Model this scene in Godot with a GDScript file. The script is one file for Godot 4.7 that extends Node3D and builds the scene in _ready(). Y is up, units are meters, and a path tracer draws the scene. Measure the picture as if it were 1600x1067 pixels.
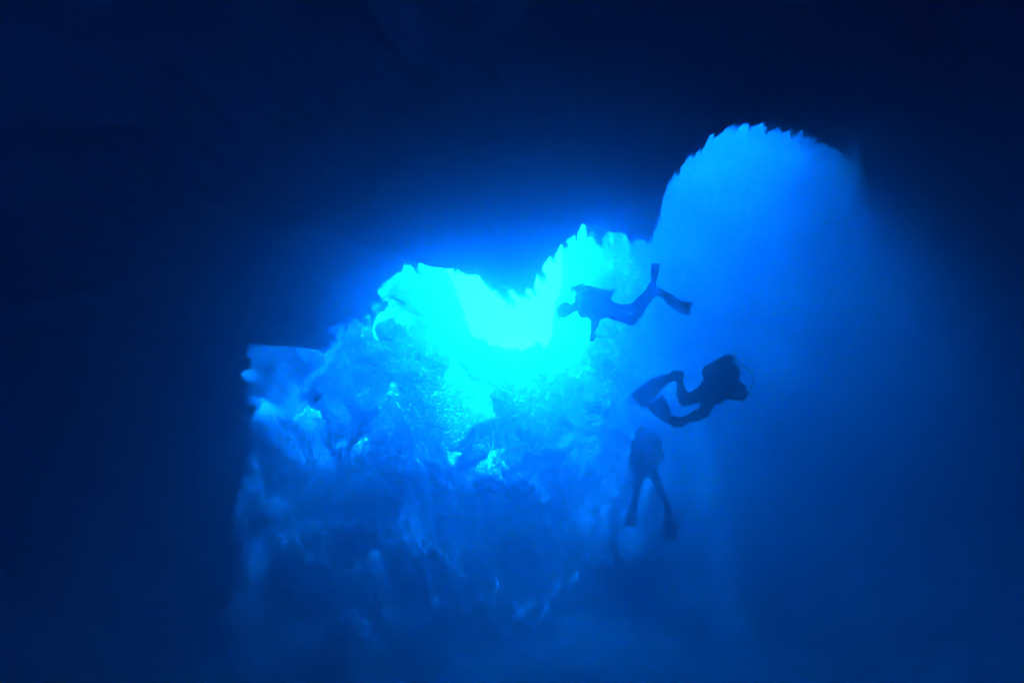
extends Node3D
# An underwater cavern: dark rock roof and walls round the camera, an arch that opens on a sunlit reef, three divers in the hazy water.

const FOCAL := 1289.0          # focal length in pixels of the 1600 x 1067 photograph
var M := {}                    # materials
var taken := {}                # names in use
var noise_big := FastNoiseLite.new()
var noise_mid := FastNoiseLite.new()
var noise_fine := FastNoiseLite.new()
var noise_ridge := FastNoiseLite.new()
var noise_lump := FastNoiseLite.new()


func px(u: float, v: float, d: float) -> Vector3:
	return Vector3((u - 800.0) / FOCAL * d, (533.5 - v) / FOCAL * d, -d)


func numbered(called: String) -> String:
	var n: int = taken.get(called, 0)
	taken[called] = n + 1
	return called if n == 0 else "%s_%03d" % [called, n]


func tag(o: Node, label: String, category: String, group := "") -> void:
	o.set_meta("label", label)
	o.set_meta("category", category)
	if group:
		o.set_meta("group", group)


func structure(called: String, mesh: Mesh, m: Material) -> MeshInstance3D:
	var o := MeshInstance3D.new()
	o.name = numbered(called)
	o.mesh = mesh
	o.material_override = m
	o.set_meta("kind", "structure")
	add_child(o)
	return o


func part(called: String, mesh: Mesh, m: Material, parent: Node) -> MeshInstance3D:
	var o := MeshInstance3D.new()
	o.name = called
	o.mesh = mesh
	o.material_override = m
	parent.add_child(o, true)
	return o


func lin(r: float, g: float, b: float) -> Color:
	return Color(r, g, b).linear_to_srgb()


func _ready() -> void:
	setup_view()
	setup_materials()
	setup_noise()
	build_cave()
	build_seabed()
	build_boulders()
	build_tufts()
	build_divers()
	build_bubbles()


# ------------------------------------------------------------------ camera, sky, sun
func setup_view() -> void:
	var cam := Camera3D.new()
	cam.name = "camera"
	cam.fov = rad_to_deg(2.0 * atan(533.5 / FOCAL))
	cam.near = 0.05
	cam.far = 400.0
	cam.current = true
	var optics := CameraAttributesPhysical.new()      # the wide-open lens of a dim picture: far things a little soft
	optics.frustum_focal_length = 12.0 / (533.5 / FOCAL)
	optics.frustum_focus_distance = 10.0
	optics.frustum_near = 0.05
	optics.frustum_far = 400.0
	optics.exposure_aperture = 0.9
	cam.attributes = optics
	add_child(cam)

	# daylight that has passed through many metres of sea: almost no red, little green
	var sky_mat := ProceduralSkyMaterial.new()
	sky_mat.sky_top_color = lin(0.0006, 0.21, 1.0)
	sky_mat.sky_horizon_color = lin(0.0006, 0.21, 1.0)
	sky_mat.ground_horizon_color = lin(0.002, 0.10, 0.6)
	sky_mat.ground_bottom_color = lin(0.001, 0.03, 0.22)
	sky_mat.sky_curve = 0.15
	var sky := Sky.new()
	sky.sky_material = sky_mat
	var env := Environment.new()
	env.background_mode = Environment.BG_SKY
	env.sky = sky
	env.background_energy_multiplier = 3.0
	env.tonemap_mode = Environment.TONE_MAPPER_LINEAR
	env.tonemap_exposure = 1850.0
	env.sdfgi_enabled = true
	env.ssao_enabled = true
	env.ssil_enabled = true
	# the hazy sea water itself
	env.volumetric_fog_enabled = true
	env.volumetric_fog_density = 0.137
	env.volumetric_fog_albedo = lin(0.65, 0.76, 1.0)
	env.volumetric_fog_anisotropy = 0.905
	var we := WorldEnvironment.new()
	we.name = "environment"
	we.environment = env
	add_child(we)

	var sun := DirectionalLight3D.new()
	sun.name = "sun"
	sun.light_color = lin(0.0006, 0.21, 1.0)
	sun.light_energy = 1.0
	sun.light_angular_distance = 40.0   # the waves overhead spread the sun's disc
	sun.shadow_enabled = true
	add_child(sun)
	sun.look_at_from_position(Vector3(-0.68, 0.72, -0.15) * 40.0, Vector3.ZERO)


# ------------------------------------------------------------------ materials
func noise_texture(seed_value: int, frequency: float, ramp: Array, octaves := 3, kind := FastNoiseLite.TYPE_SIMPLEX_SMOOTH) -> NoiseTexture2D:
	var n := FastNoiseLite.new()
	n.noise_type = kind
	n.seed = seed_value
	n.frequency = frequency
	n.fractal_octaves = octaves
	n.fractal_gain = 0.55
	var t := NoiseTexture2D.new()
	t.width = 512
	t.height = 512
	t.seamless = true
	t.noise = n
	var g := Gradient.new()
	g.offsets = PackedFloat32Array(ramp.map(func(r): return r[0]))
	g.colors = PackedColorArray(ramp.map(func(r): return r[1].linear_to_srgb()))
	t.color_ramp = g
	return t


func rock_material(ramp: Array, seed_value: int, scale: float) -> StandardMaterial3D:
	var m := StandardMaterial3D.new()
	m.albedo_texture = noise_texture(seed_value, 0.012, ramp)
	m.uv1_triplanar = true
	m.uv1_world_triplanar = true
	m.uv1_scale = Vector3.ONE * scale
	m.roughness = 0.95
	m.specular_mode = BaseMaterial3D.SPECULAR_DISABLED
	return m


func plain(c: Color, rough: float, metal := 0.0) -> StandardMaterial3D:
	var m := StandardMaterial3D.new()
	m.albedo_color = c.linear_to_srgb()
	m.roughness = rough
	m.metallic = metal
	return m


func setup_materials() -> void:
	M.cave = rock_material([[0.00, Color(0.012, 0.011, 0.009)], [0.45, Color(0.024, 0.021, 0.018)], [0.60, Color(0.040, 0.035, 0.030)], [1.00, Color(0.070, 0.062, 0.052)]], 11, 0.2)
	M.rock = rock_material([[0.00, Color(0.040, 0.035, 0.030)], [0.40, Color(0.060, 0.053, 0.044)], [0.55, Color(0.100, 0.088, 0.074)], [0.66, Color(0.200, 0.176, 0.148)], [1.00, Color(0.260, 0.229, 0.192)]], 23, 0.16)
	M.sand = rock_material([[0.0, Color(0.4, 0.368, 0.304)], [1.0, Color(0.512, 0.48, 0.416)]], 71, 0.5)
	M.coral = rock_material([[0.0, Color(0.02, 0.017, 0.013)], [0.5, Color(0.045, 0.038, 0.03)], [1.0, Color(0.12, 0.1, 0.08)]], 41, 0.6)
	M.tuft = plain(Color(0.06, 0.045, 0.04), 0.9)
	M.body = plain(Color(1, 1, 1), 0.8)
	M.body.vertex_color_use_as_albedo = true
	M.vest = plain(Color(0.025, 0.026, 0.03), 0.75)
	M.rubber = plain(Color(0.02, 0.02, 0.022), 0.55)
	M.tank = plain(Color(0.04, 0.04, 0.045), 0.5)
	M.metal = plain(Color(0.5, 0.5, 0.5), 0.3, 1.0)
	M.glass = StandardMaterial3D.new()
	M.glass.albedo_color = Color(0.9, 0.95, 1.0, 0.12)
	M.glass.transparency = BaseMaterial3D.TRANSPARENCY_ALPHA
	M.glass.roughness = 0.05
	M.bubble = StandardMaterial3D.new()
	M.bubble.albedo_color = Color(1, 1, 1, 0.6)
	M.bubble.transparency = BaseMaterial3D.TRANSPARENCY_ALPHA
	M.bubble.roughness = 0.05


func setup_noise() -> void:
	for a in [[noise_big, 3, 0.16], [noise_mid, 8, 0.55], [noise_fine, 21, 2.2], [noise_ridge, 30, 0.3]]:
		a[0].seed = a[1]
		a[0].frequency = a[2]
		a[0].noise_type = FastNoiseLite.TYPE_SIMPLEX_SMOOTH
		a[0].fractal_octaves = 3
	noise_lump.seed = 14
	noise_lump.noise_type = FastNoiseLite.TYPE_CELLULAR
	noise_lump.cellular_return_type = FastNoiseLite.RETURN_DISTANCE
	noise_lump.frequency = 0.75
	noise_lump.fractal_type = FastNoiseLite.FRACTAL_NONE
	noise_ridge.fractal_type = FastNoiseLite.FRACTAL_RIDGED
	noise_ridge.fractal_octaves = 4


# ------------------------------------------------------------------ mesh helpers
func grid_mesh(points: PackedVector3Array, columns: int, rows: int, colors := PackedColorArray()) -> ArrayMesh:
	var normals := PackedVector3Array()
	normals.resize(points.size())
	var index := PackedInt32Array()
	for r in rows - 1:
		for c in columns - 1:
			var a := r * columns + c
			var b := a + 1
			var d := a + columns
			var e := d + 1
			index.append_array(PackedInt32Array([a, b, d, b, e, d]))
			var n1 := (points[d] - points[a]).cross(points[b] - points[a])
			var n2 := (points[d] - points[b]).cross(points[e] - points[b])
			normals[a] += n1
			normals[b] += n1 + n2
			normals[d] += n1 + n2
			normals[e] += n2
	for i in normals.size():
		normals[i] = normals[i].normalized()
	var arrays := []
	arrays.resize(Mesh.ARRAY_MAX)
	arrays[Mesh.ARRAY_VERTEX] = points
	arrays[Mesh.ARRAY_NORMAL] = normals
	arrays[Mesh.ARRAY_INDEX] = index
	if colors:
		arrays[Mesh.ARRAY_COLOR] = colors
	var m := ArrayMesh.new()
	m.add_surface_from_arrays(Mesh.PRIMITIVE_TRIANGLES, arrays)
	return m


func spline(p: Array, count: int) -> PackedVector3Array:
	var out := PackedVector3Array()
	var last := p.size() - 1
	for i in count:
		var t := float(i) / (count - 1) * last
		var k: int = mini(int(t), last - 1)
		var a: Vector3 = p[maxi(k - 1, 0)]
		var b: Vector3 = p[k]
		var c: Vector3 = p[k + 1]
		var d: Vector3 = p[mini(k + 2, last)]
		out.append(b.cubic_interpolate(c, a, d, t - k))
	return out


func tube(p: PackedVector3Array, r0: float, r1: float, sides := 8) -> ArrayMesh:
	var pts := PackedVector3Array()
	var side := Vector3.UP
	var n := p.size()
	for i in range(-1, n + 1):
		var k: int = clampi(i, 0, n - 1)
		var dir := (p[mini(k + 1, n - 1)] - p[maxi(k - 1, 0)]).normalized()
		if absf(dir.dot(side)) > 0.95:
			side = Vector3.RIGHT if absf(dir.x) < 0.8 else Vector3.BACK
		var x := dir.cross(side).normalized()
		side = x.cross(dir).normalized()
		var r := lerpf(r0, r1, float(k) / (n - 1)) if i == k else 0.0005
		for s in sides + 1:
			var a := TAU * s / sides
			pts.append(p[k] + (x * cos(a) + side * sin(a)) * r)
	return grid_mesh(pts, sides + 1, n + 2)


# rings of [distance along the axis, radius]
func lathe(from: Vector3, axis: Vector3, profile: Array, sides := 20) -> ArrayMesh:
	var pts := PackedVector3Array()
	var x := axis.cross(Vector3.UP if absf(axis.y) < 0.9 else Vector3.RIGHT).normalized()
	var y := x.cross(axis).normalized()
	for ring in profile:
		for s in sides + 1:
			var a := TAU * s / sides
			pts.append(from + axis * ring[0] + (x * cos(a) + y * sin(a)) * ring[1])
	return grid_mesh(pts, sides + 1, profile.size())


# Tapered bones [from, to, radius, radius] joined by a smooth minimum and meshed as surface nets into st.
func blobs(st: SurfaceTool, bones: Array, cell: float, k: float, paint: Callable) -> void:
	var lo := Vector3.INF
	var hi := -Vector3.INF
	for b in bones:
		for q in [[b[0], b[2]], [b[1], b[3]]]:
			var e: Vector3 = Vector3.ONE * (q[1] + 3.0 * cell)
			lo = lo.min(q[0] - e)
			hi = hi.max(q[0] + e)
	var nx := int((hi.x - lo.x) / cell) + 2
	var ny := int((hi.y - lo.y) / cell) + 2
	var nz := int((hi.z - lo.z) / cell) + 2
	var f := PackedFloat32Array()
	f.resize(nx * ny * nz)
	f.fill(1.0)
	for b in bones:
		var a: Vector3 = b[0]
		var ba: Vector3 = b[1] - a
		var len2: float = maxf(ba.length_squared(), 1e-9)
		var ra: float = b[2]
		var rb: float = b[3]
		var reach: Vector3 = Vector3.ONE * (maxf(ra, rb) + k + 2.0 * cell)
		var s: Vector3 = (a.min(b[1]) - reach - lo) / cell
		var t: Vector3 = (a.max(b[1]) + reach - lo) / cell
		for z in range(maxi(0, int(s.z)), mini(nz, int(t.z) + 1)):
			for y in range(maxi(0, int(s.y)), mini(ny, int(t.y) + 1)):
				var at := (z * ny + y) * nx
				for x in range(maxi(0, int(s.x)), mini(nx, int(t.x) + 1)):
					var pa := lo + Vector3(x, y, z) * cell - a
					var h := clampf(pa.dot(ba) / len2, 0.0, 1.0)
					var d := (pa - ba * h).length() - lerpf(ra, rb, h)
					var o := f[at + x]
					var w := maxf(k - absf(d - o), 0.0) / k
					f[at + x] = minf(d, o) - w * w * k * 0.25
	var ids := {}
	var pts := PackedVector3Array()
	var sy := nx
	var sz := nx * ny
	var corner := PackedInt32Array([0, 1, sy, sy + 1, sz, sz + 1, sz + sy, sz + sy + 1])
	var edges := [[0, 1], [2, 3], [4, 5], [6, 7], [0, 2], [1, 3], [4, 6], [5, 7], [0, 4], [1, 5], [2, 6], [3, 7]]
	for z in nz - 1:
		for y in ny - 1:
			for x in nx - 1:
				var at := z * sz + y * sy + x
				if f[at] > 2.5 * cell or f[at] < -2.5 * cell:
					continue
				var inside := 0
				for c in corner:
					if f[at + c] < 0.0:
						inside += 1
				if inside == 0 or inside == 8:
					continue
				var sum := Vector3.ZERO
				var n := 0
				for e in edges:
					var fa := f[at + corner[e[0]]]
					var fb := f[at + corner[e[1]]]
					if (fa < 0.0) != (fb < 0.0):
						var g := fa / (fa - fb)
						var pa := Vector3(e[0] & 1, (e[0] >> 1) & 1, e[0] >> 2)
						var pb := Vector3(e[1] & 1, (e[1] >> 1) & 1, e[1] >> 2)
						sum += pa.lerp(pb, g)
						n += 1
				ids[at] = pts.size()
				pts.append(lo + (Vector3(x, y, z) + sum / n) * cell)
				var gx := f[at + 1] - f[at] + f[at + sy + 1] - f[at + sy] + f[at + sz + 1] - f[at + sz] + f[at + sz + sy + 1] - f[at + sz + sy]
				var gy := f[at + sy] - f[at] + f[at + sy + 1] - f[at + 1] + f[at + sz + sy] - f[at + sz] + f[at + sz + sy + 1] - f[at + sz + 1]
				var gz := f[at + sz] - f[at] + f[at + sz + 1] - f[at + 1] + f[at + sz + sy] - f[at + sy] + f[at + sz + sy + 1] - f[at + sy + 1]
				st.set_normal(Vector3(gx, gy, gz).normalized())
				st.set_color(paint.call(pts[-1]))
				st.add_vertex(pts[-1])
	var first: int = st.get_meta("count", 0)
	for at: int in ids:
		for pair in [[1, sy, sz], [sy, sz, 1], [sz, 1, sy]]:
			var inside: bool = f[at] < 0.0
			if inside == (f[at + pair[0]] < 0.0):
				continue
			var q1: int = at - pair[1]
			var q2: int = at - pair[2]
			var q3: int = at - pair[1] - pair[2]
			if not (ids.has(q1) and ids.has(q2) and ids.has(q3)):
				continue
			var v := [ids[at] + first, ids[q1] + first, ids[q3] + first, ids[q2] + first]
			if not inside:
				v.reverse()
			for i in [0, 1, 2, 0, 2, 3]:
				st.add_index(v[i])
	st.set_meta("count", first + pts.size())


func new_surface() -> SurfaceTool:
	var st := SurfaceTool.new()
	st.begin(Mesh.PRIMITIVE_TRIANGLES)
	return st


# ------------------------------------------------------------------ cave
# the edge of the cave's mouth, from the floor on one side over the roof to the floor on the other: pixel, distance in metres
const LIP := [
	[300, 1130, 13.5], [372, 860, 14.8], [392, 715, 16.0], [381, 600, 17.0], [386, 552, 17.0], [406, 520, 17.0], [436, 505, 17.0], [464, 514, 17.0], [490, 541, 17.0], [508, 544, 17.0],
	[528, 508, 17.0], [575, 490, 17.0], [600, 450, 17.0], [625, 420, 17.0], [690, 398, 17.0], [735, 412, 17.0], [770, 445, 17.0], [792, 468, 17.0],
	[835, 440, 16.8], [870, 390, 16.6], [930, 358, 16.5], [1005, 375, 16.2], [1025, 345, 16.0], [1045, 280, 15.5], [1090, 232, 15.3], [1130, 208, 16.5],
	[1190, 200, 19.5], [1290, 226, 24.0], [1420, 285, 27.0], [1580, 370, 30.0], [1740, 520, 32.0], [1780, 930, 32.0]]
# the section of the cave behind the camera
const BACK := [[-17, -8.5, 8], [-17, -2, 8], [-13, 1, 8], [-8, 3.6, 8], [-3, 4.4, 8], [2, 4.8, 8], [7, 4.6, 8], [11, 3.4, 8], [13, 0, 8], [13.5, -10.5, 8]]
var lip_curve: PackedVector3Array


func build_cave() -> void:
	var columns := 1500
	var lip_points := []
	for p in LIP:
		lip_points.append(px(p[0], p[1], p[2]))
	var back_points := []
	for p in BACK:
		back_points.append(Vector3(p[0], p[1], p[2]))
	# even steps along the edge
	var rough := spline(lip_points, 2400)
	lip_curve = PackedVector3Array()
	var edge := PackedVector3Array()
	var steps := PackedFloat32Array([0.0])
	for i in range(1, rough.size()):
		steps.append(steps[i - 1] + rough[i].distance_to(rough[i - 1]))
	var at := 0
	for c in columns:
		var want: float = steps[-1] * c / (columns - 1)
		while at < rough.size() - 2 and steps[at + 1] < want:
			at += 1
		lip_curve.append(rough[at].lerp(rough[at + 1], clampf((want - steps[at]) / maxf(steps[at + 1] - steps[at], 1e-6), 0, 1)))
	var back_curve := spline(back_points, columns)
	var rows := []                       # along the cave: above 0 inwards, below 0 up the cliff outside
	for i in 17:
		rows.append(-pow(1.0 - i / 17.0, 2.2))
	for i in 70:
		rows.append(pow(i / 69.0, 1.8))
	var pts := PackedVector3Array()
	for t in rows:
		for c in columns:
			var l := lip_curve[c]
			var p: Vector3
			var away := Vector3(l.x - 1.0, l.y + 2.2, 0).normalized()
			var side := Vector3(0, 0, 1)
			if t < 0.0:
				var a: float = -t
				p = l + away * (a * 7.5) + Vector3(0, 0, -0.35 * minf(a * 18.0, 1.0) - 2.6 * smoothstep(0.03, 0.3, a) - a * 1.5)  # unseen brow juts outward, added to shade the reef foot and nearby haze
			else:
				p = l.lerp(back_curve[c], t) + away * (0.9 * sin(PI * t))
			var amount := clampf(absf(t) * 9.0, 0.0, 1.0)
			var push := noise_big.get_noise_3dv(p) * 1.1 * amount + noise_mid.get_noise_3dv(p) * lerpf(0.16, 0.42, amount) + noise_fine.get_noise_3dv(p) * 0.2
			push += (noise_ridge.get_noise_3dv(p) - 0.2) * 0.45 * amount
			# crusts and stubs of growth along the rim
			push += (noise_ridge.get_noise_3dv(p * 3.1) - 0.25) * 0.2 * (1.0 - 0.8 * amount) + noise_fine.get_noise_3dv(p * 2.2) * 0.18 * (1.0 - amount)
			if t < 0.2:
				push = lerpf(push, maxf(push, 0.0) + 0.15, minf(absf(t) * 40.0, 1.0))   # the rim is the lowest line of the roof
			var q: Vector3 = p + away * push + side * noise_mid.get_noise_3dv(p + Vector3(40, 0, 0)) * 0.4 * clampf(1.0 - t, 0, 1)
			pts.append(q)
			if t == 0.0:
				edge.append(q)
	lip_curve = edge
	# closed behind the camera
	for k in range(1, 9):
		for c in columns:
			var p := back_curve[c].lerp(Vector3(1, 0, 11), k / 8.0)
			pts.append(p + Vector3(0, 0, noise_big.get_noise_3dv(p)))
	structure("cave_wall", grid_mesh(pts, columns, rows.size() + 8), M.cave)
	# rock slab added over the deep side to shade the haze beyond the mouth
	var slab := PackedVector3Array()
	var ring := []
	for i in 40:
		ring.append([30.0 - 21.5 * i / 39.0, 0.0])
	for i in 9:
		var a := PI * i / 8.0
		ring.append([8.1 - 0.7 * sin(a), 1.6 - 1.6 * cos(a)])
	for i in 10:
		ring.append([8.5 + 21.5 * i / 9.0, 3.2])
	var deep := 90
	for r in deep:
		var z := lerpf(-12.5, -34.0, r / float(deep - 1))
		for q in ring:
			var p := Vector3(q[0] - 7.9 + 0.42 * -z, 4.5 + q[1], z)
			p += Vector3(noise_big.get_noise_3dv(p) * 1.2 + noise_mid.get_noise_3dv(p) * 0.4, noise_big.get_noise_3dv(p + Vector3(0, 30, 0)) * 0.5 + noise_mid.get_noise_3dv(p) * 0.5, 0)
			slab.append(p)
	structure("shade_slab", grid_mesh(slab, ring.size(), deep), M.cave)


# ------------------------------------------------------------------ seabed and reef
func floor_height(x: float, z: float) -> float:
	var d := -z
	var y := -6.3 + 0.3 * noise_big.get_noise_2d(x, z)
	y -= 3.0 * smoothstep(1.0, 13.0, x) * smoothstep(7.0, 15.0, d)      # the bottom falls away on the deep side
	# dark sheet laid over the reef foot, its colour standing in for cave shade
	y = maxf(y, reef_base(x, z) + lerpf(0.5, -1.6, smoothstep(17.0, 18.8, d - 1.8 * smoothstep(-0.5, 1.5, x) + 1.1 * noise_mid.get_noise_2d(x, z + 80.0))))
	# the rubble heaped at the foot of the wall
	var heap := (1.0 - smoothstep(-8.0, -3.5, x)) * smoothstep(10.5, 13.8, d) * (1.0 - smoothstep(14.8, 16.6, d))
	y += 2.6 * heap
	y += noise_mid.get_noise_2d(x, z) * lerpf(0.3, 0.7, heap) + noise_fine.get_noise_2d(x * 0.8, z * 0.8) * lerpf(0.16, 0.45, heap) + (noise_ridge.get_noise_2d(x, z) - 0.3) * lerpf(0.25, 0.6, heap)
	return y


func reef_base(x: float, z: float) -> float:
	var d := -z
	var crest: float
	if x < 1.2:
		crest = lerpf(7.2, 4.1, smoothstep(-2.5, -1.2, x))
	else:
		crest = lerpf(4.1, 9.4, smoothstep(1.2, 2.4, x)) - 6.0 * smoothstep(3.0, 5.2, x)
	var foot: float = 14.3 + 0.8 * noise_big.get_noise_2d(x * 1.3 + 60.0, z)
	var up := clampf((d - foot) / 11.0, 0.0, 1.0)
	var y := -6.6 + (crest + 1.7) * up * (0.6 + 0.4 * up)
	return y - 3.2 * smoothstep(-3.6, 3.2, x - maxf(0.0, d - 17.0) * 0.75)


func reef_height(x: float, z: float) -> float:
	var y := reef_base(x, z)
	# rounded corals of several sizes over uneven rock
	var wx := x + noise_mid.get_noise_2d(x + 13.0, z) * 0.8
	var wz := z + noise_mid.get_noise_2d(x, z + 31.0) * 0.8
	y -= 0.75 * noise_lump.get_noise_2d(wx, wz) + 0.34 * noise_lump.get_noise_2d(wx * 2.3 + 50.0, wz * 2.3)
	return y + noise_mid.get_noise_2d(x, z) * 0.7 + noise_fine.get_noise_2d(x, z) * 0.12 - 0.35


func sheet(xs: PackedFloat32Array, zs: PackedFloat32Array, height: Callable, sway: float) -> ArrayMesh:
	var pts := PackedVector3Array()
	for zz in zs:
		for xx in xs:
			var p := Vector3(xx, height.call(xx, zz), zz)
			if sway > 0.0:
				p += Vector3(noise_mid.get_noise_3dv(p * 1.4), 0, noise_mid.get_noise_3dv(p * 1.4 + Vector3(9, 9, 9))) * sway
				p += Vector3(noise_fine.get_noise_3dv(p * 0.9), noise_fine.get_noise_3dv(p * 0.9 + Vector3(5, 5, 5)), noise_fine.get_noise_3dv(p * 0.9 + Vector3(9, 9, 9))) * sway * 0.35
			pts.append(p)
	return grid_mesh(pts, xs.size(), zs.size())


func steps(from: float, to: float, near: float) -> PackedFloat32Array:
	var out := PackedFloat32Array()
	var n := int(absf(to - from) / near)
	for i in n + 1:
		out.append(lerpf(from, to, float(i) / n))
	return out


func build_seabed() -> void:
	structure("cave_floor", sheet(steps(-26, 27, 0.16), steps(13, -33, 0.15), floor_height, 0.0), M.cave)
	structure("reef", sheet(steps(-13, 6, 0.075), steps(-13.5, -30, 0.08), reef_height, 0.15), M.rock)
	# the cliff that shuts off the deep side, in the dark rock of the cave
	var wall := PackedVector3Array()
	var rows := steps(-11, 13, 0.3)
	var along := steps(1.9, 27.0, 0.3)
	for y in rows:
		for x in along:
			var p := Vector3(x, y, -31.5 + 0.35 * maxf(0.0, x - 8.0))
			p.z += noise_big.get_noise_3dv(p) * 1.5 + noise_mid.get_noise_3dv(p) * 0.6 + noise_ridge.get_noise_3dv(p) * 0.5
			wall.append(p)
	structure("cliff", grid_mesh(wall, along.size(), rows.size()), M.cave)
	# pale coral sand lies in pockets of the reef: x, z, radius
	for q in [[-1.6, -21.3, 1.0], [-0.8, -20.8, 0.8], [-1.9, -23.2, 1.2], [-2.8, -21.6, 0.5], [-5.1, -20.8, 0.45], [-3.6, -20.2, 0.35], [-6.2, -20.6, 0.3], [-3.4, -23.4, 0.6]]:
		var pts := PackedVector3Array()
		for r in 13:
			for c in 41:
				var a := TAU * c / 40.0
				var reach: float = q[2] * (1.0 + 0.5 * noise_mid.get_noise_2d(cos(a) * 1.5 + q[0] * 5.0, sin(a) * 1.5)) * r / 12.0
				var x: float = q[0] + cos(a) * reach
				var z: float = q[1] + sin(a) * reach
				# a pocket is flatter than the rock under it
				pts.append(Vector3(x, lerpf(reef_height(q[0], q[1]) - (z - q[1]) * 0.6, reef_height(x, z), 0.5) + 0.22 - 0.4 * pow(r / 12.0, 3.0), z))
		structure("sand", grid_mesh(pts, 41, 13), M.sand)


func lump_mesh(seed_value: int) -> ArrayMesh:
	var n := FastNoiseLite.new()
	n.seed = seed_value
	n.frequency = 0.9
	n.fractal_octaves = 4
	var columns := 36
	var rows := 20
	var pts := PackedVector3Array()
	for r in rows:
		for c in columns:
			var a := TAU * c / (columns - 1)
			var b := PI * (r / float(rows - 1)) - PI / 2
			var d := Vector3(cos(b) * cos(a), sin(b), cos(b) * sin(a))
			pts.append(d * (1.0 + 0.55 * n.get_noise_3dv(d)) * Vector3(1, 0.75, 1))
	return grid_mesh(pts, columns, rows)


func build_boulders() -> void:
	var rng := RandomNumberGenerator.new()
	rng.seed = 77
	var shapes := []
	for i in 5:
		shapes.append(lump_mesh(100 + i))
	for i in 92:
		var on_reef := i < 70
		var heaped := i >= 70
		var x := rng.randf_range(-8, 3) if on_reef else rng.randf_range(-7, 5)
		var z := rng.randf_range(-24, -17.5) if on_reef else rng.randf_range(-16, -9.5)
		var r := rng.randf_range(0.14, 0.46) if on_reef else rng.randf_range(0.15, 0.36)
		if heaped:
			x = rng.randf_range(-8.0, -2.5)
			z = rng.randf_range(-16.2, -13.0)
			r = rng.randf_range(0.12, 0.34)
		var o := MeshInstance3D.new()
		o.name = numbered("brain_coral" if on_reef else "rock")
		o.mesh = shapes[i % 5]
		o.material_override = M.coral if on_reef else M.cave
		add_child(o)
		o.position = Vector3(x, (reef_height(x, z) if on_reef else floor_height(x, z)) + r * (0.25 if on_reef else 0.05), z)
		o.rotation = Vector3(rng.randf() * 0.4, rng.randf() * TAU, rng.randf() * 0.4)
		o.scale = Vector3.ONE * r
		if on_reef:
			tag(o, "lumpy rounded coral on the sunlit reef slope beyond the cave mouth", "coral", "rounded corals on the reef slope")
		else:
			tag(o, "dark rock in the rubble heap at the foot of the cave wall", "rock", "rocks heaped at the foot of the cave wall")


# ------------------------------------------------------------------ growth along the edge of the roof
func tuft_mesh(seed_value: int) -> ArrayMesh:
	var rng := RandomNumberGenerator.new()
	rng.seed = seed_value
	var st := new_surface()
	for i in 9:
		var dir := Vector3(rng.randf_range(-0.8, 0.8), -1.0, rng.randf_range(-0.6, 0.6)).normalized()
		var l := rng.randf_range(0.12, 0.3)
		var bend := Vector3(rng.randf_range(-0.06, 0.06), 0, rng.randf_range(-0.06, 0.06))
		var p := spline([Vector3(0, 0.15, 0), Vector3.ZERO + dir * 0.02, dir * l * 0.5 + bend, dir * l], 6)
		st.append_from(tube(p, 0.035, 0.012, 6), 0, Transform3D())
	return st.commit()


func build_tufts() -> void:
	var rng := RandomNumberGenerator.new()
	rng.seed = 5
	var shapes := []
	for i in 5:
		shapes.append(tuft_mesh(300 + i))
	var n := 46
	for i in n:
		var c := int(lerpf(150, 520, (i + rng.randf_range(-0.4, 0.4)) / n))
		var l := lip_curve[clampi(c, 0, lip_curve.size() - 1)]
		var o := MeshInstance3D.new()
		o.name = numbered("coral_tuft")
		o.mesh = shapes[i % 5]
		o.material_override = M.tuft
		add_child(o)
		var away := Vector3(l.x - 1.0, l.y + 2.2, 0).normalized()
		o.position = l + away * 0.04 + Vector3(0, 0, rng.randf_range(-0.15, 0.1))
		o.basis = Basis(Quaternion(Vector3.UP, away)) * Basis(Vector3.UP, rng.randf() * TAU)
		o.scale = Vector3.ONE * rng.randf_range(0.5, 1.2)
		tag(o, "small dark coral tuft growing on the edge of the cave roof", "coral", "coral tufts along the edge of the cave roof")


# ------------------------------------------------------------------ divers
const SUIT := Color(0.022, 0.023, 0.027)
const SKIN := Color(0.42, 0.27, 0.2)


func hand_bones(w: Vector3, dir: Vector3, palm: Vector3, thumb_side: Vector3, curl: float) -> Array:
	var out := []
	var lengths := [0.072, 0.08, 0.074, 0.058]
	for i in 4:
		var across := thumb_side * (0.03 - 0.02 * i)
		var knuckle := w + dir * (0.092 - 0.004 * absf(i - 1.0)) + across
		out.append([w + across * 0.6, knuckle, 0.014, 0.0115])
		var d := (dir + across * 1.5).normalized()
		var p := knuckle
		for s in 3:
			d = d.rotated(palm.cross(dir).normalized(), -curl * (0.6 + 0.4 * s)) if true else d
			var l: float = lengths[i] * [0.46, 0.3, 0.24][s]
			out.append([p, p + d * l, 0.0095 - 0.0006 * s, 0.0088 - 0.0006 * s])
			p += d * l
	var base := w + thumb_side * 0.022 + dir * 0.022
	var td := (dir * 0.75 + thumb_side * 0.65 + palm * 0.25).normalized()
	out.append([base, base + td * 0.045, 0.015, 0.011])
	var t2 := (td + dir * 0.6).normalized()
	out.append([base + td * 0.045, base + td * 0.045 + t2 * 0.03, 0.0105, 0.0095])
	out.append([base + td * 0.045 + t2 * 0.03, base + td * 0.045 + t2 * 0.055, 0.0095, 0.008])
	return out


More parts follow.
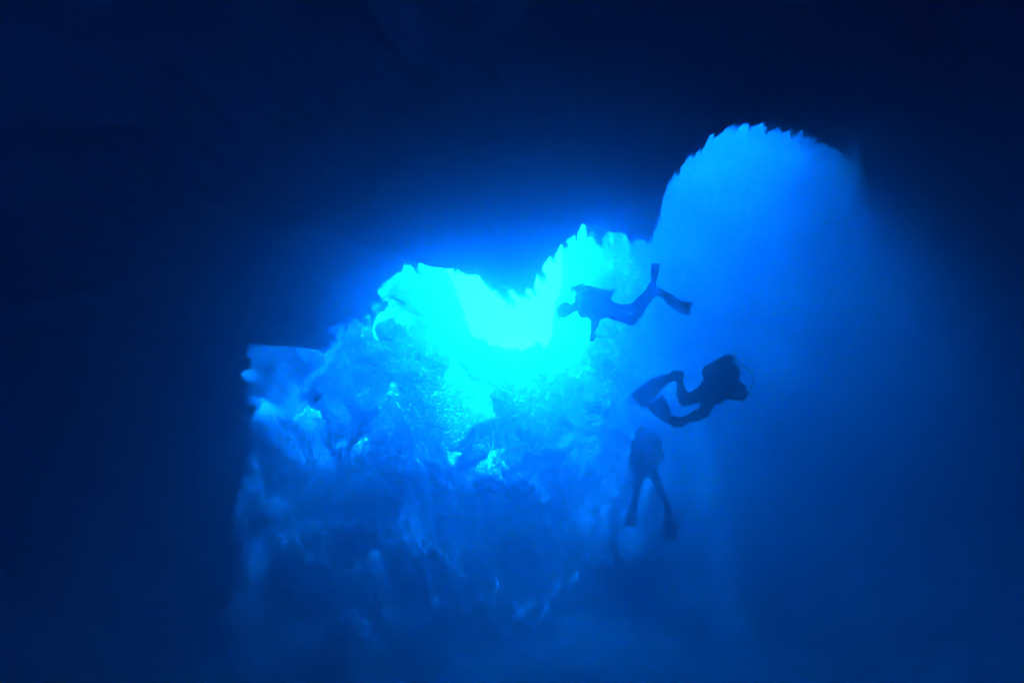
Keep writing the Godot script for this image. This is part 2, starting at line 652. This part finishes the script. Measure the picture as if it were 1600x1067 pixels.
func fin_meshes(p: PackedVector3Array, across: Vector3, width: float) -> Array:
	# p: foot, instep, then along the blade to its tip
	var line := spline(Array(p), 26)
	var blade := PackedVector3Array()
	var rails := [[], []]
	var ring := [[-1, 0.6], [-0.94, 1.0], [-0.5, 0.5], [0, 0.62], [0.5, 0.5], [0.94, 1.0], [1, 0.6], [1, -0.6], [0.94, -1.0], [0.5, -0.5], [0, -0.62], [-0.5, -0.5], [-0.94, -1.0], [-1, -0.6], [-1, 0.6]]
	var first := 7
	for i in range(first, 26):
		var t := float(i - first) / (25 - first)
		var dir := (line[mini(i + 1, 25)] - line[maxi(i - 1, 0)]).normalized()
		var x := (across - dir * across.dot(dir)).normalized()
		var n := x.cross(dir).normalized()
		var half := 0.5 * lerpf(0.11, width, smoothstep(0.0, 0.85, t))
		var thick := lerpf(0.012, 0.004, t)
		for q in ring:
			# the tip has a shallow notch
			var tip: float = (1.0 - absf(q[0])) * -0.025 * smoothstep(0.75, 1.0, t)
			blade.append(line[i] + x * (q[0] * half) + n * (q[1] * thick) + dir * tip)
		rails[0].append(line[i] + x * half * 0.97)
		rails[1].append(line[i] - x * half * 0.97)
	var st := new_surface()
	st.append_from(grid_mesh(blade, ring.size(), 26 - first), 0, Transform3D())
	for r in rails:
		st.append_from(tube(PackedVector3Array(r), 0.014, 0.006, 6), 0, Transform3D())
	# the pocket round the foot
	var pocket := new_surface()
	var d0 := (line[8] - line[0]).normalized()
	var x0 := (across - d0 * across.dot(d0)).normalized()
	var bones := []
	for s in [-1.0, 1.0]:
		bones.append([line[0] + x0 * 0.015 * s - d0 * 0.02, line[5] + x0 * 0.022 * s, 0.052, 0.046])
		bones.append([line[5] + x0 * 0.022 * s, line[10] + x0 * 0.035 * s, 0.046, 0.02])
	blobs(pocket, bones, 0.011, 0.03, func(_p): return Color(1, 1, 1))
	return [st.commit(), pocket.commit()]


func diver(j: Dictionary, label: String) -> void:
	var base: Vector3 = j.pelvis
	var root := Node3D.new()
	root.name = numbered("person")
	add_child(root)
	root.position = base
	tag(root, label, "person", "divers swimming in the cave mouth")
	var P := {}
	for key in j:
		if j[key] is Vector3:
			P[key] = j[key] - base
	var up: Vector3 = (P.chest - P.pelvis).normalized()
	var dorsal: Vector3 = j.dorsal
	dorsal = (dorsal - up * dorsal.dot(up)).normalized()
	var left: Vector3 = (P.shoulder_l - P.shoulder_r).normalized()
	left = (left - dorsal * left.dot(dorsal) * 0.6).normalized()
	var face: Vector3 = j.face.normalized()
	var crown: Vector3 = (j.crown - face * face.dot(j.crown)).normalized()
	var ear: Vector3 = crown.cross(face).normalized()
	var head: Vector3 = P.head

	# the body: one skin from crown to ankles
	var st := new_surface()
	var waist: Vector3 = P.pelvis.lerp(P.chest, 0.45)
	var bones := []
	for s in [-1.0, 1.0]:
		bones.append([P.chest + left * 0.075 * s, waist + left * 0.055 * s, 0.125, 0.108])
		bones.append([waist + left * 0.055 * s, P.pelvis + left * 0.06 * s, 0.108, 0.118])
		bones.append([P.pelvis + left * 0.06 * s + dorsal * 0.035, P.pelvis + left * 0.06 * s + dorsal * 0.03 - up * 0.06, 0.1, 0.095])
	bones.append([P.chest + up * 0.06, P.neck, 0.1, 0.062])
	bones.append([P.neck, head - crown * 0.05 - face * 0.02, 0.062, 0.062])
	for s in ["_l", "_r"]:
		bones.append([P.chest + up * 0.06, P["shoulder" + s], 0.1, 0.078])
		bones.append([P["shoulder" + s], P["elbow" + s], 0.062, 0.048])
		bones.append([P["elbow" + s], P["elbow" + s].lerp(P["wrist" + s], 0.3), 0.046, 0.049])
		bones.append([P["elbow" + s].lerp(P["wrist" + s], 0.3), P["wrist" + s], 0.049, 0.031])
		bones.append([P["hip" + s], P["knee" + s], 0.106, 0.066])
		var calf: Vector3 = P["knee" + s].lerp(P["ankle" + s], 0.32) + (P["ankle" + s] - P["hip" + s]).normalized() * 0.012
		bones.append([P["knee" + s], calf, 0.06, 0.064])
		bones.append([calf, P["ankle" + s], 0.064, 0.042])
		bones.append([P["ankle" + s], j["fin" + s][1] - base, 0.044, 0.034])
	blobs(st, bones, 0.016, 0.05, func(_p): return SUIT)
	# the head: hood, with the face open
	var hb := [
		[head + crown * 0.025 - face * 0.035, head + crown * 0.03 + face * 0.015, 0.09, 0.086],
		[head - crown * 0.05 - face * 0.01, head - crown * 0.03 + face * 0.03, 0.068, 0.064],
		[head - crown * 0.075 + face * 0.035, head - crown * 0.098 + face * 0.068, 0.042, 0.026],
		[head + crown * 0.018 + face * 0.09, head - crown * 0.03 + face * 0.118, 0.01, 0.014],
		[head - crown * 0.032 + face * 0.103 + ear * 0.012, head - crown * 0.032 + face * 0.103 - ear * 0.012, 0.009, 0.009],
		[head - crown * 0.062 + face * 0.092 + ear * 0.02, head - crown * 0.062 + face * 0.092 - ear * 0.02, 0.009, 0.009],
		[head + crown * 0.03 + face * 0.088 + ear * 0.035, head + crown * 0.03 + face * 0.088 - ear * 0.035, 0.012, 0.012]]
	for s in [-1.0, 1.0]:
		hb.append([head + face * 0.085 + ear * 0.032 * s + crown * 0.006, head + face * 0.086 + ear * 0.032 * s + crown * 0.006, 0.012, 0.012])
		hb.append([head - crown * 0.015 + face * 0.06 + ear * 0.045 * s, head - crown * 0.04 + face * 0.05 + ear * 0.04 * s, 0.03, 0.028])
		hb.append([head + ear * 0.088 * s + crown * 0.01 - face * 0.01, head + ear * 0.086 * s - crown * 0.025 - face * 0.005, 0.014, 0.01])
	blobs(st, hb, 0.0075, 0.02, func(p): return SKIN if (p - head).dot(face) > 0.055 and absf((p - head).dot(crown)) < 0.085 else SUIT)
	for s in ["_l", "_r"]:
		var dir: Vector3 = (P["wrist" + s] - P["elbow" + s]).normalized()
		dir = (dir + j.get("hand" + s, Vector3.ZERO)).normalized()
		var palm: Vector3 = j["palm" + s]
		palm = (palm - dir * palm.dot(dir)).normalized()
		var thumb: Vector3 = dir.cross(palm).normalized() * (1.0 if s == "_l" else -1.0)
		blobs(st, hand_bones(P["wrist" + s], dir, palm, thumb, 0.28), 0.0045, 0.008, func(_p): return SKIN)
	part("body", st.commit(), M.body, root)

	# the buoyancy vest
	var vest := new_surface()
	var vb := []
	for s in [-1.0, 1.0]:
		vb.append([P.chest + left * 0.1 * s + dorsal * 0.06 + up * 0.05, waist + left * 0.11 * s + dorsal * 0.05, 0.11, 0.12])
		vb.append([waist + left * 0.11 * s + dorsal * 0.05, P.pelvis.lerp(waist, 0.45) + left * 0.12 * s + dorsal * 0.03, 0.12, 0.105])
		vb.append([P.chest + left * 0.1 * s + up * 0.07 + dorsal * 0.03, P.chest + left * 0.09 * s - dorsal * 0.09, 0.06, 0.06])
		vb.append([P.chest + left * 0.09 * s - dorsal * 0.09, waist + left * 0.1 * s - dorsal * 0.085, 0.06, 0.075])
		vb.append([P.chest + left * 0.06 * s + up * 0.16 + dorsal * 0.07, P.chest + left * 0.09 * s + dorsal * 0.12, 0.065, 0.1])
		vb.append([waist + left * 0.13 * s - dorsal * 0.02, P.pelvis.lerp(waist, 0.5) + left * 0.14 * s - dorsal * 0.03, 0.08, 0.07])
	for v in vb:
		for i in [2, 3]:
			v[i] *= j.get("vest_size", 1.0)
	blobs(vest, vb, 0.016, 0.04, func(_p): return Color(1, 1, 1))
	var jacket := part("buoyancy_vest", vest.commit(), M.vest, root)
	var strap := new_surface()
	for h in [0.22, 0.6]:
		var c: Vector3 = P.pelvis.lerp(P.chest, h)
		var loop := []
		for i in 25:
			var a := TAU * i / 24.0
			loop.append(c + dorsal * (0.11 + 0.235 * sin(a)) + left * 0.175 * cos(a))
		strap.append_from(tube(PackedVector3Array(loop), 0.012, 0.012, 6), 0, Transform3D())
	part("strap", strap.commit(), M.rubber, jacket)

	# the air tank on the back
	var lift: float = j.get("tank_lift", 0.215)
	var foot: Vector3 = P.pelvis + dorsal * lift + up * (0.02 + j.get("tank_slide", 0.0))
	var tank := part("air_tank", lathe(foot, up, [[-0.005, 0.001], [-0.005, 0.08], [0.01, 0.0895], [0.05, 0.09], [0.052, 0.087], [0.5, 0.087], [0.545, 0.078], [0.58, 0.055], [0.6, 0.028], [0.61, 0.024], [0.61, 0.001]], 24), M.tank, root)
	var top := foot + up * 0.6
	var valve := new_surface()
	valve.append_from(lathe(top, up, [[0, 0.022], [0.06, 0.022], [0.075, 0.012], [0.075, 0.001]], 12), 0, Transform3D())
	valve.append_from(lathe(top + up * 0.035 - left * 0.07, left, [[0, 0.001], [0, 0.022], [0.03, 0.024], [0.035, 0.012], [0.12, 0.012], [0.12, 0.001]], 12), 0, Transform3D())
	part("valve", valve.commit(), M.metal, tank)
	part("regulator_stage", lathe(top + up * 0.04 - dorsal * 0.08, dorsal, [[0, 0.001], [0, 0.026], [0.05, 0.032], [0.075, 0.026], [0.08, 0.016], [0.11, 0.016], [0.115, 0.001]], 14), M.metal, tank)

	# mask and mouthpiece
	var mc := head + face * 0.108 + crown * 0.012
	var loop_front := []
	var loop_back := []
	for i in 33:
		var a := TAU * i / 32.0
		var cx := signf(cos(a)) * pow(absf(cos(a)), 0.6) * 0.08
		var cy := signf(sin(a)) * pow(absf(sin(a)), 0.6) * 0.046
		var bend := -face * (cx * cx * 4.0)
		loop_front.append(mc + ear * cx + crown * cy + bend + face * 0.03)
		loop_back.append(mc + ear * cx * 0.92 + crown * cy * 1.0 + bend - face * 0.012)
	var skirt := PackedVector3Array()
	for r in [loop_front, loop_back]:
		skirt.append_array(PackedVector3Array(r))
	var frame := new_surface()
	frame.append_from(tube(PackedVector3Array(loop_front), 0.011, 0.011, 8), 0, Transform3D())
	frame.append_from(grid_mesh(skirt, 33, 2), 0, Transform3D())
	frame.append_from(lathe(mc - crown * 0.03, face, [[-0.01, 0.026], [0.02, 0.024], [0.035, 0.014], [0.036, 0.001]], 12), 0, Transform3D())
	var mask := part("mask", frame.commit(), M.rubber, root)
	var pane := PackedVector3Array()
	for k in [0.02, 1.0]:
		for q in loop_front:
			pane.append((mc + face * 0.03).lerp(q, k))
	part("pane", grid_mesh(pane, 33, 2), M.glass, mask)
	var band := []
	for i in 23:
		var a := lerpf(-0.35, PI + 0.35, i / 22.0)
		band.append(head + ear * 0.1 * cos(a) - face * (0.135 * sin(a) - 0.03) + crown * 0.012)
	part("strap", tube(PackedVector3Array(band), 0.009, 0.009, 6), M.rubber, mask)
	var mouth := head + face * 0.1 - crown * 0.066
	part("mouthpiece", lathe(mouth, face, [[-0.01, 0.001], [-0.01, 0.016], [0.02, 0.018], [0.025, 0.034], [0.055, 0.036], [0.065, 0.026], [0.066, 0.001]], 16), M.rubber, root)
	for h in j.hoses:
		var q := []
		for v in h:
			q.append(v - base if v is Vector3 else mouth + face * 0.04 if v == "mouth" else top + up * 0.04 - dorsal * 0.03)
		part("hose", tube(spline(q, 26), 0.011, 0.011, 7), M.rubber, root)
	# a gauge console on its own hose
	var g: Vector3 = j.gauge - base
	var gs: Vector3 = waist + left * 0.14 - dorsal * 0.08
	var console := part("gauge", lathe(g, (g - gs).normalized(), [[0, 0.001], [0, 0.02], [0.03, 0.034], [0.1, 0.036], [0.13, 0.028], [0.132, 0.001]], 14), M.rubber, root)
	part("hose", tube(spline([gs + up * 0.2 + dorsal * 0.15, gs, g], 16), 0.009, 0.009, 6), M.rubber, console)
	# fins
	for s in ["_l", "_r"]:
		var line := PackedVector3Array()
		for v in j["fin" + s]:
			line.append(v - base)
		var made := fin_meshes(line, j["fin_across" + s], j.get("fin_width", 0.21))
		var fin := part("fin", made[0], M.rubber, root)
		part("foot_pocket", made[1], M.rubber, fin)


func build_divers() -> void:
	# joints read off the photograph: pixel in an enlarged crop, metres towards the viewer from the diver's distance
	var a := func(x: float, y: float, dz := 0.0): return px(820 + x / 5.3333, 380 + y / 5.3333, 13.2 - dz)
	diver({
		"pelvis": a.call(738, 568), "chest": a.call(525, 512), "neck": a.call(432, 522), "head": a.call(330, 554), "tank_slide": 0.07, "vest_size": 1.22, "face": Vector3(-0.86, -0.5, 0.08), "crown": Vector3(-0.5, 0.86, 0),
		"dorsal": Vector3(0.22, 0.97, 0.05), "shoulder_l": a.call(505, 540, 0.17), "shoulder_r": a.call(505, 530, -0.17),
		"elbow_l": a.call(592, 655, 0.24), "wrist_l": a.call(566, 742, 0.2), "hand_l": Vector3(0.3, 0, 0), "palm_l": Vector3(-0.4, 0, -1),
		"elbow_r": a.call(600, 620, -0.26), "wrist_r": a.call(500, 600, -0.12), "palm_r": Vector3(0, 0.5, 1),
		"hip_l": a.call(745, 580, 0.09), "hip_r": a.call(745, 575, -0.09), "knee_l": a.call(892, 648, 0.12), "knee_r": a.call(922, 530, -0.16), "ankle_l": a.call(1062, 428, 0.1), "ankle_r": a.call(1048, 378, -0.14),
		"fin_l": [a.call(1070, 405, 0.1), a.call(1130, 412, 0.12), a.call(1200, 455, 0.14), a.call(1290, 525, 0.18), a.call(1395, 548, 0.2)], "fin_across_l": Vector3(0.45, 0.75, 0.45),
		"fin_r": [a.call(1045, 385, -0.14), a.call(1068, 340, -0.15), a.call(1080, 290, -0.16), a.call(1090, 230, -0.17), a.call(1100, 160, -0.18)], "fin_across_r": Vector3(0.5, 0, 0.85),
		"hoses": [["stage", a.call(370, 455, -0.12), a.call(300, 455, -0.16), a.call(266, 475, -0.12), a.call(262, 530, -0.06), "mouth"], ["stage", a.call(440, 450, 0.15), a.call(455, 560, 0.14), a.call(470, 620, 0.1), a.call(492, 680, 0.08)], ["stage", a.call(470, 350, 0.08), a.call(510, 318, 0.1), a.call(535, 350, 0.14), a.call(520, 450, 0.18)]],
		"gauge": a.call(620, 600, 0.1)},
		"diver in dark wetsuit with one fin raised and an arm hanging, before the bright reef")
	var b := func(x: float, y: float, dz := 0.0): return px(940 + x / 5.3333, 520 + y / 5.3333, 11.0 - dz)
	diver({
		"pelvis": b.call(880, 510), "chest": b.call(1045, 400, -0.28), "neck": b.call(1105, 425, -0.36), "head": b.call(1140, 478, -0.4), "face": Vector3(0.8, -0.52, -0.3), "crown": Vector3(0.5, 0.8, 0),
		"dorsal": Vector3(-0.3, 0.93, 0.2), "tank_lift": 0.25, "tank_slide": 0.08, "vest_size": 1.35, "shoulder_l": b.call(1085, 410, -0.45), "shoulder_r": b.call(1040, 450, -0.12),
		"elbow_l": b.call(1050, 510, -0.62), "wrist_l": b.call(1090, 540, -0.45), "palm_l": Vector3(0, 1, 0.3),
		"elbow_r": b.call(960, 560, -0.05), "wrist_r": b.call(1040, 525, -0.22), "palm_r": Vector3(0, 1, 0.3),
		"hip_l": b.call(850, 510, -0.1), "hip_r": b.call(900, 545, 0.07), "knee_l": b.call(690, 570, -0.3), "knee_r": b.call(855, 665, 0.34), "ankle_l": b.call(645, 375, -0.15), "ankle_r": b.call(672, 735, 0.12),
		"fin_l": [b.call(645, 355, -0.14), b.call(590, 362, -0.12), b.call(500, 405, -0.1), b.call(390, 490, -0.08), b.call(285, 580, -0.06)], "fin_across_l": Vector3(-0.65, 0.72, 0.2),
		"fin_r": [b.call(655, 745, 0.12), b.call(600, 738, 0.1), b.call(545, 700, 0.08), b.call(490, 630, 0.06), b.call(440, 555, 0.04)], "fin_across_r": Vector3(0.75, 0.65, 0.2), "fin_width": 0.25,
		"hoses": [["stage", b.call(1180, 275, -0.45), b.call(1235, 318, -0.5), b.call(1272, 385, -0.5), b.call(1255, 440, -0.48), "mouth"], ["stage", b.call(1090, 300, -0.1), b.call(1120, 420, -0.08), b.call(1060, 500, -0.05)]],
		"gauge": b.call(990, 540, -0.1)},
		"diver in dark wetsuit swimming away with bent knees above the upright diver")
	var c := func(x: float, y: float, dz := 0.0): return px(900 + x / 4.446, 640 + y / 4.446, 14.9 - dz)
	diver({
		"pelvis": c.call(488, 415), "chest": c.call(492, 240, -0.22), "neck": c.call(478, 190, -0.34), "head": c.call(456, 152, -0.44), "face": Vector3(-0.1, -0.35, -0.9), "crown": Vector3(0, 0.9, -0.3),
		"dorsal": Vector3(0.05, 0.4, 0.9), "vest_size": 1.15, "shoulder_l": c.call(415, 235, -0.25), "shoulder_r": c.call(565, 235, -0.25),
		"elbow_l": c.call(388, 335, -0.2), "wrist_l": c.call(398, 405, -0.35), "palm_l": Vector3(1, 0, 0),
		"elbow_r": c.call(600, 330, -0.25), "wrist_r": c.call(545, 380, -0.4), "palm_r": Vector3(-1, 0, 0),
		"hip_l": c.call(452, 425), "hip_r": c.call(528, 425), "knee_l": c.call(418, 550, 0.16), "knee_r": c.call(583, 550, 0.16), "ankle_l": c.call(408, 655, 0.45), "ankle_r": c.call(633, 670, 0.45),
		"fin_l": [c.call(405, 672, 0.5), c.call(395, 705, 0.55), c.call(390, 735, 0.6), c.call(386, 775, 0.64), c.call(384, 818, 0.68)], "fin_across_l": Vector3(1, 0.1, 0.1),
		"fin_r": [c.call(637, 690, 0.5), c.call(645, 735, 0.54), c.call(652, 785, 0.58), c.call(662, 850, 0.62), c.call(676, 925, 0.66)], "fin_across_r": Vector3(1, 0.1, 0.2),
		"hoses": [["stage", c.call(560, 160, -0.2), c.call(590, 200, -0.4), c.call(540, 230, -0.6), "mouth"], ["stage", c.call(430, 200, -0.1), c.call(410, 290, -0.1), c.call(430, 370, -0.15)]],
		"gauge": c.call(420, 390, -0.1)},
		"diver seen from behind hanging upright in the haze with legs apart")


func build_bubbles() -> void:
	var rng := RandomNumberGenerator.new()
	rng.seed = 9
	for p in [[991, 670, 14.3], [986, 676, 14.3], [998, 664, 14.3], [1009, 652, 14.4], [1003, 656, 14.3], [1041, 367, 13.6], [962, 672, 14.4], [968, 690, 14.4]]:
		var s := SphereMesh.new()
		s.radius = rng.randf_range(0.014, 0.026)
		s.height = s.radius * 1.5
		s.radial_segments = 14
		s.rings = 8
		var o := MeshInstance3D.new()
		o.name = numbered("air_bubble")
		o.mesh = s
		o.material_override = M.bubble
		add_child(o)
		o.position = px(p[0], p[1], p[2])
		tag(o, "small pale air bubble rising through the blue water", "bubble", "air bubbles near the divers")
